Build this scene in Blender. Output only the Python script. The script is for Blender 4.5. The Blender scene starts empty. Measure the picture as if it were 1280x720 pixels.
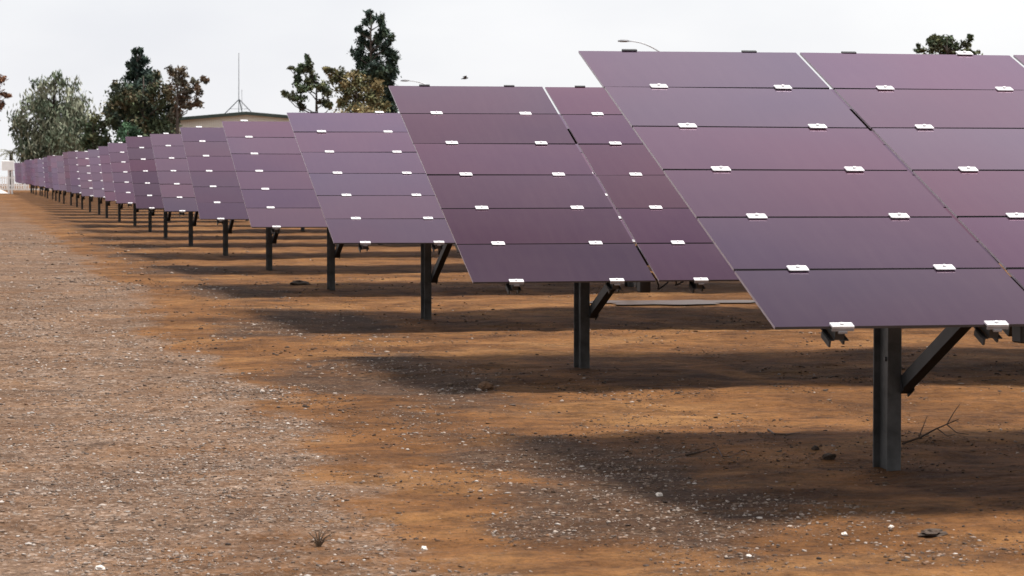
import bpy, bmesh, math, random
import numpy as np
from mathutils import Vector, Matrix

scene = bpy.context.scene
C = scene.collection
R = math.radians
random.seed(7)
rng = np.random.default_rng(11)

# ------------------------------------------------------------------ camera, world, sun, exposure
CAM_Z, YAW, PITCH, F = 1.345, 0.2063, 0.0403, 3231.6
cam_d = bpy.data.cameras.new('camera')
cam = bpy.data.objects.new('camera', cam_d)
C.objects.link(cam)
cam.location = (0, 0, CAM_Z)
cam.rotation_euler = (math.pi / 2 - PITCH, 0, -YAW)
cam_d.sensor_width = 36.0
cam_d.lens = F / 1280 * 36.0
cam_d.clip_start = 0.1
cam_d.clip_end = 6000
cam_d.dof.use_dof = True
cam_d.dof.focus_distance = 17.0
cam_d.dof.aperture_fstop = 11.0
scene.camera = cam

SUN_DIR = Vector((0.26, -0.10, 1.0)).normalized()
SUN_EL = math.asin(SUN_DIR.z)
SUN_AZ = math.atan2(SUN_DIR.x, SUN_DIR.y)
world = bpy.data.worlds.new('World')
scene.world = world
world.use_nodes = True
wn, wl = world.node_tree.nodes, world.node_tree.links
wn.clear()
wo = wn.new('ShaderNodeOutputWorld')
bg = wn.new('ShaderNodeBackground')
bg.inputs['Strength'].default_value = 0.05
sky = wn.new('ShaderNodeTexSky')
sky.sky_type = 'NISHITA'
sky.sun_disc = False
sky.sun_elevation = SUN_EL
sky.sun_rotation = SUN_AZ
sky.dust_density = 3.0
tc = wn.new('ShaderNodeTexCoord')
mp = wn.new('ShaderNodeMapping')
mp.inputs['Scale'].default_value = (1, 1, 2.6)
ns = wn.new('ShaderNodeTexNoise')
ns.inputs['Scale'].default_value = 4.0
ns.inputs['Detail'].default_value = 6
ns.inputs['Roughness'].default_value = 0.5
rp = wn.new('ShaderNodeValToRGB')
rp.color_ramp.elements[0].position = 0.32
rp.color_ramp.elements[0].color = (3.66, 3.70, 3.88, 1)
rp.color_ramp.elements[1].position = 0.66
rp.color_ramp.elements[1].color = (4.42, 4.41, 4.43, 1)
mx = wn.new('ShaderNodeMixRGB')
mx.inputs['Fac'].default_value = 0.93
wl.new(tc.outputs['Generated'], mp.inputs['Vector'])
wl.new(mp.outputs['Vector'], ns.inputs['Vector'])
wl.new(ns.outputs['Fac'], rp.inputs['Fac'])
wl.new(sky.outputs['Color'], mx.inputs['Color1'])
wl.new(rp.outputs['Color'], mx.inputs['Color2'])
wl.new(mx.outputs['Color'], bg.inputs['Color'])
wl.new(bg.outputs['Background'], wo.inputs['Surface'])

sun_d = bpy.data.lights.new('sun', 'SUN')
sun_d.energy = 1.5
sun_d.angle = R(14)
sun_d.color = (1.0, 0.96, 0.9)
sun = bpy.data.objects.new('sun', sun_d)
C.objects.link(sun)
sun.rotation_euler = SUN_DIR.to_track_quat('Z', 'Y').to_euler()
sun.location = (0, 0, 60)

scene.view_settings.view_transform = 'Standard'
scene.view_settings.look = 'None'
scene.view_settings.exposure = 2.25
scene.view_settings.gamma = 1.0
scene.view_settings.use_curve_mapping = False

# ------------------------------------------------------------------ helpers
def rays():
    m = cam.rotation_euler.to_matrix()
    return m @ Vector((1, 0, 0)), m @ Vector((0, 1, 0)), m @ Vector((0, 0, -1))
RT, UP, FW = rays()

def px(u, v, d):
    """world point that stands d metres in front of the camera at photograph pixel (u, v)"""
    return Vector((0, 0, CAM_Z)) + d * (FW + RT * ((u - 640) / F) + UP * ((360 - v) / F))

def tag(o, label=None, cat=None, group=None, kind=None):
    if label: o['label'] = label
    if cat: o['category'] = cat
    if group: o['group'] = group
    if kind: o['kind'] = kind
    return o

def empty(name, loc=(0, 0, 0)):
    o = bpy.data.objects.new(name, None)
    o.empty_display_size = 0.3
    C.objects.link(o)
    o.location = loc
    return o

def link(name, me, mats, parent=None, loc=(0, 0, 0)):
    o = bpy.data.objects.new(name, me)
    if not isinstance(mats, (list, tuple)): mats = [mats]
    if not me.materials:
        for m in mats: me.materials.append(m)
    C.objects.link(o)
    if parent: o.parent = parent
    o.location = loc
    return o

def bm_mesh(name, bm, smooth=False):
    me = bpy.data.meshes.new(name)
    bm.normal_update()
    bm.to_mesh(me); bm.free()
    if smooth:
        me.polygons.foreach_set('use_smooth', [True] * len(me.polygons))
    return me

def add_box(bm, lo, hi, mat=0, M=None):
    vs = []
    for z in (lo[2], hi[2]):
        for x, y in ((lo[0], lo[1]), (hi[0], lo[1]), (hi[0], hi[1]), (lo[0], hi[1])):
            p = Vector((x, y, z))
            vs.append(bm.verts.new(M @ p if M else p))
    for q in ((3, 2, 1, 0), (4, 5, 6, 7), (0, 1, 5, 4), (1, 2, 6, 5), (2, 3, 7, 6), (3, 0, 4, 7)):
        f = bm.faces.new([vs[i] for i in q]); f.material_index = mat
    return vs

def add_tube(bm, pts, rad, seg=6, cap=True):
    pts = [Vector(p) for p in pts]
    rings = []
    for i, p in enumerate(pts):
        a = pts[max(i - 1, 0)]; b = pts[min(i + 1, len(pts) - 1)]
        d = (b - a).normalized()
        s = d.orthogonal().normalized() if abs(d.z) > 0.98 else d.cross(Vector((0, 0, 1))).normalized()
        t = d.cross(s)
        r = rad[i] if isinstance(rad, (list, tuple)) else rad
        rings.append([bm.verts.new(p + (s * math.cos(k * 2 * math.pi / seg) + t * math.sin(k * 2 * math.pi / seg)) * r) for k in range(seg)])
    for a, b in zip(rings, rings[1:]):
        for k in range(seg):
            bm.faces.new((a[k], a[(k + 1) % seg], b[(k + 1) % seg], b[k]))
    if cap:
        bm.faces.new(rings[0][::-1]); bm.faces.new(rings[-1])

def np_mesh(name, verts, faces, nper, mat_idx=None):
    me = bpy.data.meshes.new(name)
    nf = len(faces)
    me.vertices.add(len(verts)); me.vertices.foreach_set('co', verts.astype(np.float32).ravel())
    me.loops.add(nf * nper); me.loops.foreach_set('vertex_index', faces.astype(np.int32).ravel())
    me.polygons.add(nf)
    me.polygons.foreach_set('loop_start', np.arange(0, nf * nper, nper, dtype=np.int32))
    me.update(calc_edges=True)
    return me

def set_col(me, name, cols):
    a = me.color_attributes.new(name, 'FLOAT_COLOR', 'POINT')
    c = np.ones((len(cols), 4), np.float32); c[:, :3] = cols
    a.data.foreach_set('color', c.ravel())

# value noise for the terrain
_perm = rng.random((256, 256))
def vnoise(x, y):
    xi = np.floor(x).astype(int); yi = np.floor(y).astype(int)
    fx = x - xi; fy = y - yi
    fx = fx * fx * (3 - 2 * fx); fy = fy * fy * (3 - 2 * fy)
    g = lambda a, b: _perm[a & 255, b & 255]
    return (g(xi, yi) * (1 - fx) + g(xi + 1, yi) * fx) * (1 - fy) + (g(xi, yi + 1) * (1 - fx) + g(xi + 1, yi + 1) * fx) * fy
def fbm(x, y, o=4):
    s = 0; a = 0.5; t = 0
    for i in range(o):
        s = s + a * vnoise(x * 2 ** i + 17.3 * i, y * 2 ** i + 9.1 * i); t += a; a *= 0.55
    return s / t
def sstep(a, b, x):
    t = np.clip((x - a) / (b - a), 0, 1)
    return t * t * (3 - 2 * t)

# ------------------------------------------------------------------ materials
def mat(name):
    m = bpy.data.materials.new(name); m.use_nodes = True
    n, l = m.node_tree.nodes, m.node_tree.links
    b = n['Principled BSDF']
    return m, n, l, b

def noise(n, l, scale, detail=4, rough=0.55, vec=None, dim='3D'):
    t = n.new('ShaderNodeTexNoise')
    t.inputs['Scale'].default_value = scale; t.inputs['Detail'].default_value = detail; t.inputs['Roughness'].default_value = rough
    if vec is not None: l.new(vec, t.inputs['Vector'])
    return t

def ramp(n, l, fac, stops):
    r = n.new('ShaderNodeValToRGB')
    e = r.color_ramp.elements
    while len(e) < len(stops): e.new(0.5)
    for i, (p, c) in enumerate(stops):
        e[i].position = p; e[i].color = (*c, 1) if len(c) == 3 else c
    l.new(fac, r.inputs['Fac'])
    return r

def mix(n, l, fac, a, b, mode='MIX'):
    m = n.new('ShaderNodeMixRGB'); m.blend_type = mode
    for s, k in ((fac, 'Fac'), (a, 'Color1'), (b, 'Color2')):
        if hasattr(s, 'default_value') or hasattr(s, 'is_linked'): l.new(s, m.inputs[k])
        elif isinstance(s, (int, float)): m.inputs[k].default_value = s
        else: m.inputs[k].default_value = (*s, 1)
    return m.outputs['Color']

def simple(name, col, rough=0.6, metal=0.0, var=0.25, scale=6.0, bump=0.0, coords='Object'):
    m, n, l, b = mat(name)
    t = n.new('ShaderNodeTexCoord')
    no = noise(n, l, scale, 5, 0.6, t.outputs[coords])
    lo = tuple(c * (1 - var) for c in col); hi = tuple(min(1, c * (1 + var)) for c in col)
    r = ramp(n, l, no.outputs['Fac'], [(0.3, lo), (0.7, hi)])
    l.new(r.outputs['Color'], b.inputs['Base Color'])
    b.inputs['Roughness'].default_value = rough; b.inputs['Metallic'].default_value = metal
    if bump:
        bp = n.new('ShaderNodeBump'); bp.inputs['Strength'].default_value = bump; bp.inputs['Distance'].default_value = 0.01
        l.new(no.outputs['Fac'], bp.inputs['Height']); l.new(bp.outputs['Normal'], b.inputs['Normal'])
    return m

def panel_material():
    """dark thin film behind anti-reflective glass: little mirror when seen square on, more towards grazing"""
    m, n, l, b = mat('thin_film_glass')
    oi = n.new('ShaderNodeObjectInfo'); geo = n.new('ShaderNodeNewGeometry'); tc = n.new('ShaderNodeTexCoord')
    film = ramp(n, l, oi.outputs['Random'], [(0.0, (0.014, 0.004, 0.011)), (0.4, (0.010, 0.005, 0.011)), (0.7, (0.016, 0.005, 0.010)), (1.0, (0.022, 0.005, 0.010))])
    du = noise(n, l, 2.2, 6, 0.68, geo.outputs['Position'])
    sm = n.new('ShaderNodeMapping'); sm.inputs['Scale'].default_value = (14, 1.1, 1.0); l.new(tc.outputs['Object'], sm.inputs['Vector'])
    stk = noise(n, l, 1.6, 4, 0.6, sm.outputs['Vector'])          # rain streaks down the slope
    dd = mix(n, l, 0.5, du.outputs['Fac'], stk.outputs['Fac'])
    rd = ramp(n, l, dd, [(0.42, (0, 0, 0)), (0.72, (0.025, 0.025, 0.025))])
    base = mix(n, l, rd.outputs['Color'], film.outputs['Color'], (0.22, 0.17, 0.14))
    l.new(base, b.inputs['Base Color']); b.inputs['Specular IOR Level'].default_value = 0.0; b.inputs['Roughness'].default_value = 0.6
    gl = n.new('ShaderNodeBsdfGlossy')
    t1 = ramp(n, l, oi.outputs['Random'], [(0.0, (1.0, 0.775, 0.93)), (0.4, (0.98, 0.785, 0.94)), (0.7, (1.0, 0.77, 0.925)), (0.88, (0.975, 0.785, 0.92)), (1.0, (1.0, 0.74, 0.90))])
    irid = noise(n, l, 0.55, 2, 0.5, geo.outputs['Position'])      # slow drift of the film colour
    t2 = ramp(n, l, irid.outputs['Fac'], [(0.34, (0.90, 0.92, 0.97)), (0.5, (0.97, 0.95, 0.97)), (0.66, (1.0, 0.92, 0.94))])
    gc = mix(n, l, 1.0, t1.outputs['Color'], t2.outputs['Color'], 'MULTIPLY')
    gc = mix(n, l, 1.0, gc, oi.outputs['Color'], 'MULTIPLY')
    l.new(gc, gl.inputs['Color'])
    rr = ramp(n, l, dd, [(0.3, (0.10,) * 3), (0.75, (0.17,) * 3)])
    l.new(rr.outputs['Color'], gl.inputs['Roughness'])
    lw = n.new('ShaderNodeLayerWeight'); lw.inputs['Blend'].default_value = 0.5
    rf = ramp(n, l, lw.outputs['Facing'], [(0.0, (0.04,) * 3), (0.5, (0.035,) * 3), (0.61, (0.088,) * 3), (0.66, (0.22,) * 3), (0.705, (0.365,) * 3), (0.82, (0.55,) * 3), (1.0, (1.0,) * 3)])
    ms = n.new('ShaderNodeMixShader')
    l.new(rf.outputs['Color'], ms.inputs['Fac']); l.new(b.outputs['BSDF'], ms.inputs[1]); l.new(gl.outputs['BSDF'], ms.inputs[2])
    l.new(ms.outputs['Shader'], n['Material Output'].inputs['Surface'])
    return m

M_PANEL = panel_material()
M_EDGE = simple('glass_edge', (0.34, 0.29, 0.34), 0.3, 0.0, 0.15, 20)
M_BACK_EDGE_SHADE = simple('panel_back_and_edge_shade', (0.05, 0.05, 0.055), 0.35, 0.0, 0.15, 5)
M_CLIP = simple('white_aluminium', (0.55, 0.54, 0.55), 0.5, 0.15, 0.14, 18)
M_STEEL = simple('galvanised_steel', (0.075, 0.074, 0.073), 0.5, 0.45, 0.5, 7, 0.15)
M_DARK = simple('dark_steel', (0.035, 0.035, 0.036), 0.55, 0.4, 0.3, 9)

# ------------------------------------------------------------------ layout of the rows
TILT0, PT, D1, X0, YP, ZB, GS, XP = 0.3658, 6.3252, 9.7822, 3.0368, 1.8274, 0.757, 0.0041, 4.2113
DZ = [0.015, -0.061, 0.014, 0.026, 0.004, 0.019, -0.018, 0.0]
DT = [-0.009, 0.019, -0.019, -0.013, 0.003, -0.002, 0.020, 0.0]
DY = [0.054, -0.073, 0.067, -0.056, -0.017, 0.022, -0.022, 0.024]
DX = [0.081, 0.058, 0.066, 0.003, -0.014, -0.024, -0.080, -0.091]
DG = [-0.023, -0.003, -0.021, 0.016, 0.017, 0.012, 0.014, -0.012]
NROW = 29
rr_ = random.Random(3)
while len(DZ) < NROW:
    DZ.append(rr_.uniform(-.03, .03)); DT.append(rr_.uniform(-.014, .014)); DY.append(rr_.uniform(-.05, .05)); DX.append(rr_.uniform(-.07, .05)); DG.append(0.0)
YB = [D1 + k * PT + DY[k] for k in range(NROW)]

_gy = np.array([0.0, 8.0] + [YB[k] + YP for k in range(NROW)] + [215.0, 6000.0])
_gz = np.array([-0.02, -0.02] + [GS * k * PT + DG[k] for k in range(NROW)] + [0.80, 0.80])
def base_z(y): return np.interp(y, _gy, _gz)

def gravel_mask(x, y):
    w = (fbm(x * 0.9 + 5, y * 0.45 + 3, 3) - 0.5)
    w2 = (fbm(x * 3 + 50, y * 1.6 + 31, 3) - 0.5)
    edge = 1.86 + 0.13 * np.sin((y - 14) * 0.5)
    road = 1 - sstep(-0.40, 0.20, x - edge + w * 0.8 + w2 * 0.7)
    bare = sstep(0.50, 0.68, fbm(x * 0.8 + 90, y * 0.32 + 7, 4))
    road = road * (1 - 0.42 * bare * (0.35 + 0.65 * (1 - sstep(13, 22, y))))
    road = road * (1 - 0.55 * sstep(50, 95, y)) * (1 - sstep(110, 165, y))
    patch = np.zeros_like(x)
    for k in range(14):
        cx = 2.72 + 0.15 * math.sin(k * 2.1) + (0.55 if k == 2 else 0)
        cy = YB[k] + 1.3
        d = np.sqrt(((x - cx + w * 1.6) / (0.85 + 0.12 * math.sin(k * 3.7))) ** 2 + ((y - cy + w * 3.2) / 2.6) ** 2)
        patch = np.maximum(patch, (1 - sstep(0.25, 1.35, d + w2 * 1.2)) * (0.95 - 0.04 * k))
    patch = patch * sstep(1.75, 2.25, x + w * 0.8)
    return road, patch

PUDDLES = [(7.45, YB[3] - 1.75, 1.0, 0.5)]
def hump(x, y):
    """fine relief of the trodden earth, fading out with distance"""
    f = 1 - sstep(60, 120, y)
    h = (fbm(x * 0.7, y * 0.7, 3) - 0.5) * 0.07 + (fbm(x * 4 + 7, y * 4 + 2, 4) - 0.5) * 0.030
    # wheel ruts and low furrows along the rows
    h = h + (fbm(x * 0.8 + 33, y * 5.0 + 11, 3) - 0.5) * 0.022
    for (cx, cy, rx, ry) in PUDDLES:      # hollows that hold water
        d = np.sqrt(((x - cx) / (rx * 1.15)) ** 2 + ((y - cy) / (ry * 1.25 + .1)) ** 2)
        f = f * sstep(0.85, 1.35, d)
    h = h * f
    for k in range(6):      # earth heaped round the post feet
        d2 = (x - (XP + DX[k] - 0.025)) ** 2 + (y - YB[k] - YP) ** 2
        h = h + 0.012 * np.exp(-d2 / 0.045)
    return h

def ground_z(x, y):
    x = np.atleast_1d(np.asarray(x, float)); y = np.atleast_1d(np.asarray(y, float))
    return base_z(y) + hump(x, y)
def gz(x, y): return float(ground_z(x, y)[0])

# ------------------------------------------------------------------ ground
def ground_material():
    m, n, l, b = mat('dirt_and_gravel')
    geo = n.new('ShaderNodeNewGeometry'); P = geo.outputs['Position']
    at = n.new('ShaderNodeAttribute'); at.attribute_name = 'cover'
    sp = n.new('ShaderNodeSeparateColor'); l.new(at.outputs['Color'], sp.inputs['Color'])
    st = n.new('ShaderNodeMapping'); st.inputs['Scale'].default_value = (0.7, 1.1, 1); l.new(P, st.inputs['Vector'])
    big = noise(n, l, 0.9, 6, 0.6, st.outputs['Vector'])
    mid = noise(n, l, 6.0, 6, 0.65, st.outputs['Vector'])
    fin = noise(n, l, 55.0, 5, 0.7, P)
    mid2 = noise(n, l, 3.3, 7, 0.68, st.outputs['Vector'])
    sand = ramp(n, l, big.outputs['Fac'], [(0.28, (0.062, 0.026, 0.0080)), (0.5, (0.130, 0.057, 0.018)), (0.72, (0.20, 0.102, 0.038))])
    midr = ramp(n, l, mid.outputs['Fac'], [(0.30, (0.50, 0.47, 0.45)), (0.5, (1, 1, 1)), (0.72, (1.22, 1.2, 1.18))])
    sc = mix(n, l, 0.9, sand.outputs['Color'], midr.outputs['Color'], 'MULTIPLY')
    mot = noise(n, l, 1.5, 7, 0.72, P)      # trodden, unevenly damp earth
    mo = ramp(n, l, mot.outputs['Fac'], [(0.36, (0.50, 0.47, 0.45)), (0.50, (0.92, 0.91, 0.90)), (0.62, (1.12, 1.11, 1.10))])
    sc = mix(n, l, 0.85, sc, mo.outputs['Color'], 'MULTIPLY')
    grain = noise(n, l, 24.0, 6, 0.72, P)
    gg = ramp(n, l, grain.outputs['Fac'], [(0.30, (0.42, 0.38, 0.36)), (0.47, (0.95, 0.95, 0.95)), (0.72, (1.25, 1.22, 1.2))])
    sc = mix(n, l, 0.8, sc, gg.outputs['Color'], 'MULTIPLY')
    # crumbs: dark clods and pale grit in the sand
    vs = n.new('ShaderNodeTexVoronoi'); vs.inputs['Scale'].default_value = 26.0; vs.inputs['Randomness'].default_value = 1.0; l.new(P, vs.inputs['Vector'])
    cr = ramp(n, l, vs.outputs['Distance'], [(0.10, (1, 1, 1)), (0.22, (0, 0, 0))])
    sv = n.new('ShaderNodeSeparateColor'); l.new(vs.outputs['Color'], sv.inputs['Color'])
    cs = ramp(n, l, sv.outputs['Red'], [(0.72, (0, 0, 0)), (0.76, (1, 1, 1))])
    cm = mix(n, l, 1.0, cr.outputs['Color'], cs.outputs['Color'], 'MULTIPLY')
    cc = ramp(n, l, sv.outputs['Green'], [(0.0, (0.05, 0.03, 0.02)), (0.6, (0.10, 0.055, 0.03)), (0.85, (0.24, 0.17, 0.12)), (1.0, (0.36, 0.30, 0.25))])
    sc = mix(n, l, cm, sc, cc.outputs['Color'])
    # gravel
    v = n.new('ShaderNodeTexVoronoi'); v.inputs['Scale'].default_value = 62.0; l.new(P, v.inputs['Vector'])
    v2 = n.new('ShaderNodeTexVoronoi'); v2.inputs['Scale'].default_value = 27.0; l.new(P, v2.inputs['Vector'])
    s1 = n.new('ShaderNodeSeparateColor'); l.new(v.outputs['Color'], s1.inputs['Color'])
    s2 = n.new('ShaderNodeSeparateColor'); l.new(v2.outputs['Color'], s2.inputs['Color'])
    g1 = ramp(n, l, s1.outputs['Red'], [(0.0, (0.035, 0.023, 0.017)), (0.3, (0.105, 0.066, 0.043)), (0.75, (0.165, 0.108, 0.075)), (0.93, (0.24, 0.175, 0.135)), (1.0, (0.40, 0.33, 0.29))])
    g2 = ramp(n, l, s2.outputs['Red'], [(0.0, (0.04, 0.027, 0.02)), (0.5, (0.135, 0.086, 0.06)), (0.93, (0.20, 0.145, 0.11)), (1.0, (0.36, 0.30, 0.26))])
    gr = mix(n, l, 0.4, g1.outputs['Color'], g2.outputs['Color'])
    gb = ramp(n, l, big.outputs['Fac'], [(0.3, (0.66, 0.62, 0.58)), (0.7, (1.12, 1.07, 1.01))])
    gr = mix(n, l, 1.0, gr, gb.outputs['Color'], 'MULTIPLY')
    gr = mix(n, l, 0.7, gr, midr.outputs['Color'], 'MULTIPLY')
    wr = noise(n, l, 1.7, 5, 0.65, st.outputs['Vector'])
    wrr = ramp(n, l, wr.outputs['Fac'], [(0.34, (0, 0, 0)), (0.60, (1, 1, 1))])
    gr = mix(n, l, wrr.outputs['Color'], mix(n, l, 0.45, gr, sc), gr)
    # gravel darkened in patches at the row ends
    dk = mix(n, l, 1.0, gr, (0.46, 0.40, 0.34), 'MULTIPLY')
    fr = ramp(n, l, fin.outputs['Fac'], [(0.35, (0, 0, 0)), (0.62, (1, 1, 1))])
    def soft(s):   # break the mask up with fine noise
        a = n.new('ShaderNodeMath'); a.operation = 'MULTIPLY_ADD'; l.new(fin.outputs['Fac'], a.inputs[0]); a.inputs[1].default_value = 1.5; a.inputs[2].default_value = -0.75
        a2 = n.new('ShaderNodeMath'); a2.operation = 'MULTIPLY_ADD'; l.new(mid2.outputs['Fac'], a2.inputs[0]); a2.inputs[1].default_value = 1.7; a2.inputs[2].default_value = -0.85
        c0 = n.new('ShaderNodeMath'); c0.operation = 'ADD'; l.new(a2.outputs[0], c0.inputs[0]); l.new(a.outputs[0], c0.inputs[1])
        c = n.new('ShaderNodeMath'); c.operation = 'ADD'; l.new(s, c.inputs[0]); l.new(c0.outputs[0], c.inputs[1])
        r = n.new('ShaderNodeMapRange'); r.inputs['From Min'].default_value = 0.2; r.inputs['From Max'].default_value = 0.8; l.new(c.outputs[0], r.inputs['Value'])
        return r.outputs['Result']
    col = mix(n, l, soft(sp.outputs['Red']), sc, gr)
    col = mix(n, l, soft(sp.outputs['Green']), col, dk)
    l.new(col, b.inputs['Base Color'])
    b.inputs['Roughness'].default_value = 0.95
    b.inputs['Specular IOR Level'].default_value = 0.15
    b1 = n.new('ShaderNodeBump'); b1.inputs['Strength'].default_value = 0.8; b1.inputs['Distance'].default_value = 0.016
    h = mix(n, l, 0.5, fin.outputs['Fac'], v.outputs['Distance'])
    l.new(h, b1.inputs['Height'])
    b2 = n.new('ShaderNodeBump'); b2.inputs['Strength'].default_value = 0.8; b2.inputs['Distance'].default_value = 0.05
    l.new(mid.outputs['Fac'], b2.inputs['Height']); l.new(b1.outputs['Normal'], b2.inputs['Normal'])
    l.new(b2.outputs['Normal'], b.inputs['Normal'])
    return m

def grow(a, step, ratio, end):
    out = [a]; s = step
    while out[-1] < end: s *= ratio; out.append(out[-1] + s)
    return out
xs_mid = list(np.arange(-3.2, 7.6, 0.04))
xs = np.array(sorted([-x for x in grow(3.24, 0.06, 1.12, 3500)] + xs_mid + grow(7.6, 0.06, 1.12, 3500)))
ys_near = list(np.arange(7.6, 22, 0.04))
ys = np.array(sorted([-y for y in grow(-7.55, 0.3, 1.25, 1200)] + ys_near + grow(22, 0.045, 1.012, 230) + grow(236, 6, 1.25, 4500)))
GX, GY = np.meshgrid(xs, ys)
gxf, gyf = GX.ravel(), GY.ravel()
GZ = ground_z(gxf, gyf)
nx, ny = len(xs), len(ys)
ii = (np.arange(ny - 1)[:, None] * nx + np.arange(nx - 1)[None, :]).ravel()
me = np_mesh('ground', np.stack([gxf, gyf, GZ], 1), np.stack([ii, ii + 1, ii + 1 + nx, ii + nx], 1), 4)
road_m, patch_m = gravel_mask(gxf, gyf)
set_col(me, 'cover', np.stack([road_m, patch_m, np.zeros_like(road_m)], 1))
me.polygons.foreach_set('use_smooth', np.ones(len(me.polygons), bool))
ground = link('ground', me, ground_material())
tag(ground, kind='structure')

# pale concrete road at the far end of the field
M_ROAD = simple('pale_concrete', (0.46, 0.40, 0.37), 0.9, 0, 0.12, 0.4)
bm = bmesh.new()
rows_ = []
for i in range(25):
    x = -60 + 62.5 * i / 24
    bend = 0.0 if x < -6 else (x + 6) * 0.9
    y0 = 168 + bend
    rows_.append([bm.verts.new((x, y, float(base_z(y)) + 0.03)) for y in np.linspace(y0, 222, 12)])
for a, b_ in zip(rows_, rows_[1:]):
    for k in range(11): bm.faces.new((a[k], b_[k], b_[k + 1], a[k + 1]))
tag(link('road', bm_mesh('road', bm), M_ROAD), kind='structure')
bm = bmesh.new()
add_box(bm, (-60, 222.0, 0.72), (40, 222.35, 0.95))
tag(link('kerb', bm_mesh('kerb', bm), simple('kerb_concrete', (0.6, 0.57, 0.54), 0.9)), kind='structure')

# shallow puddles between the rows (muddy water, lies in a flat low spot)
m_w, n, l, b = mat('muddy_water')
b.inputs['Base Color'].default_value = (0.06, 0.04, 0.03, 1); b.inputs['Specular IOR Level'].default_value = 0.16; b.inputs['Roughness'].default_value = 0.38; b.inputs['IOR'].default_value = 1.33
def puddle(xc, yc, rx, ry, seed):
    r_ = random.Random(seed)
    N = 72; bm = bmesh.new()
    zt = float(base_z(yc)) + 0.012
    ph = [r_.uniform(0, 6.28) for _ in range(4)]
    ring = []
    for i in range(N):
        a = i * 2 * math.pi / N
        k = 1 + 0.18 * math.sin(3 * a + ph[0]) + 0.12 * math.sin(7 * a + ph[1]) + 0.08 * math.sin(13 * a + ph[2])
        ring.append(bm.verts.new((xc + rx * k * math.cos(a), yc + ry * k * math.sin(a), zt)))
    bm.faces.new(ring)
    o = link('puddle', bm_mesh('puddle', bm), m_w); tag(o, kind='structure')
for i, q in enumerate(PUDDLES): puddle(*q, i + 1)

# loose stones: one mass of real pebbles, colour per stone
def icosa():
    t = (1 + 5 ** 0.5) / 2
    v = np.array([(-1, t, 0), (1, t, 0), (-1, -t, 0), (1, -t, 0), (0, -1, t), (0, 1, t), (0, -1, -t), (0, 1, -t), (t, 0, -1), (t, 0, 1), (-t, 0, -1), (-t, 0, 1)], float)
    f = np.array([(0, 11, 5), (0, 5, 1), (0, 1, 7), (0, 7, 10), (0, 10, 11), (1, 5, 9), (5, 11, 4), (11, 10, 2), (10, 7, 6), (7, 1, 8),
                  (3, 9, 4), (3, 4, 2), (3, 2, 6), (3, 6, 8), (3, 8, 9), (4, 9, 5), (2, 4, 11), (6, 2, 10), (8, 6, 7), (9, 8, 1)])
    return v / np.linalg.norm(v[0]), f
IV, IF = icosa()
PEB = 0.82 * np.array([(0.40, 0.34, 0.30), (0.29, 0.23, 0.19), (0.21, 0.15, 0.115), (0.15, 0.10, 0.07), (0.09, 0.06, 0.045), (0.04, 0.028, 0.022), (0.24, 0.15, 0.10), (0.48, 0.44, 0.41)])
def scatter(n_try, yr, xr, smin, smax, dens):
    x = rng.uniform(xr[0], xr[1], n_try); y = yr[0] * (yr[1] / yr[0]) ** rng.random(n_try)
    u = 640 + F * (x * math.cos(YAW) - y * math.sin(YAW)) / (x * math.sin(YAW) + y * math.cos(YAW))
    keep = (u > -160) & (u < 1440)
    x, y = x[keep], y[keep]
    r_, p_ = gravel_mask(x, y)
    clump = fbm(x * 1.6 + 3, y * 1.1 + 8, 3)
    pr = dens[0] * sstep(0.40, 0.62, fbm(x * 2.3 + 61, y * 1.2 + 5, 3)) + dens[1] * r_ * sstep(0.25, 0.7, clump) + dens[2] * p_ * sstep(0.3, 0.65, clump)
    k = rng.random(len(x)) < pr
    x, y, r_, p_ = x[k], y[k], r_[k], p_[k]
    s = smin * (smax / smin) ** (rng.random(len(x)) ** 2.6)
    return x, y, s, r_, p_
sets = [scatter(100000, (8.6, 17), (-2.0, 6.2), 0.0032, 0.0125, (0.40, 0.95, 0.6)),
        scatter(56000, (15, 34), (-3.2, 7.6), 0.0055, 0.019, (0.30, 0.9, 0.6)),
        scatter(9000, (30, 62), (-5, 5.5), 0.012, 0.035, (0.2, 0.8, 0.7))]
sx, sy, ss, sr, spp = [np.concatenate([s[i] for s in sets]) for i in range(5)]
N = len(sx)
sz = ground_z(sx, sy)
ang = rng.uniform(0, 2 * np.pi, N)
sc3 = np.stack([rng.uniform(0.7, 1.5, N), rng.uniform(0.6, 1.1, N), rng.uniform(0.25, 0.6, N)], 1) * ss[:, None]
vv = IV[None] * (1 + rng.uniform(-0.28, 0.28, (N, 12, 1)))
vv = vv * sc3[:, None, :]
tl = rng.normal(0, 0.35, N)
vy = vv[..., 1] * np.cos(tl)[:, None] - vv[..., 2] * np.sin(tl)[:, None]; vz = vv[..., 1] * np.sin(tl)[:, None] + vv[..., 2] * np.cos(tl)[:, None]
vx = vv[..., 0] * np.cos(ang)[:, None] - vy * np.sin(ang)[:, None]
vy = vv[..., 0] * np.sin(ang)[:, None] + vy * np.cos(ang)[:, None]
verts = np.stack([vx + sx[:, None], vy + sy[:, None], vz + (sz + sc3[:, 2] * 0.25)[:, None]], -1).reshape(-1, 3)
faces = (IF[None] + (np.arange(N) * 12)[:, None, None]).reshape(-1, 3)
me = np_mesh('gravel', verts, faces, 3)
ci = rng.choice(8, N, p=[0.12, 0.17, 0.20, 0.19, 0.13, 0.06, 0.09, 0.04])
pc = (PEB[ci] * 0.85 + np.array([0.19, 0.13, 0.095]) * 0.15) * rng.uniform(0.8, 1.15, (N, 1))
soil = np.array([(0.05, 0.024, 0.010), (0.09, 0.042, 0.017), (0.13, 0.062, 0.026), (0.030, 0.016, 0.009)])[rng.integers(0, 4, N)] * rng.uniform(0.8, 1.15, (N, 1))
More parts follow.
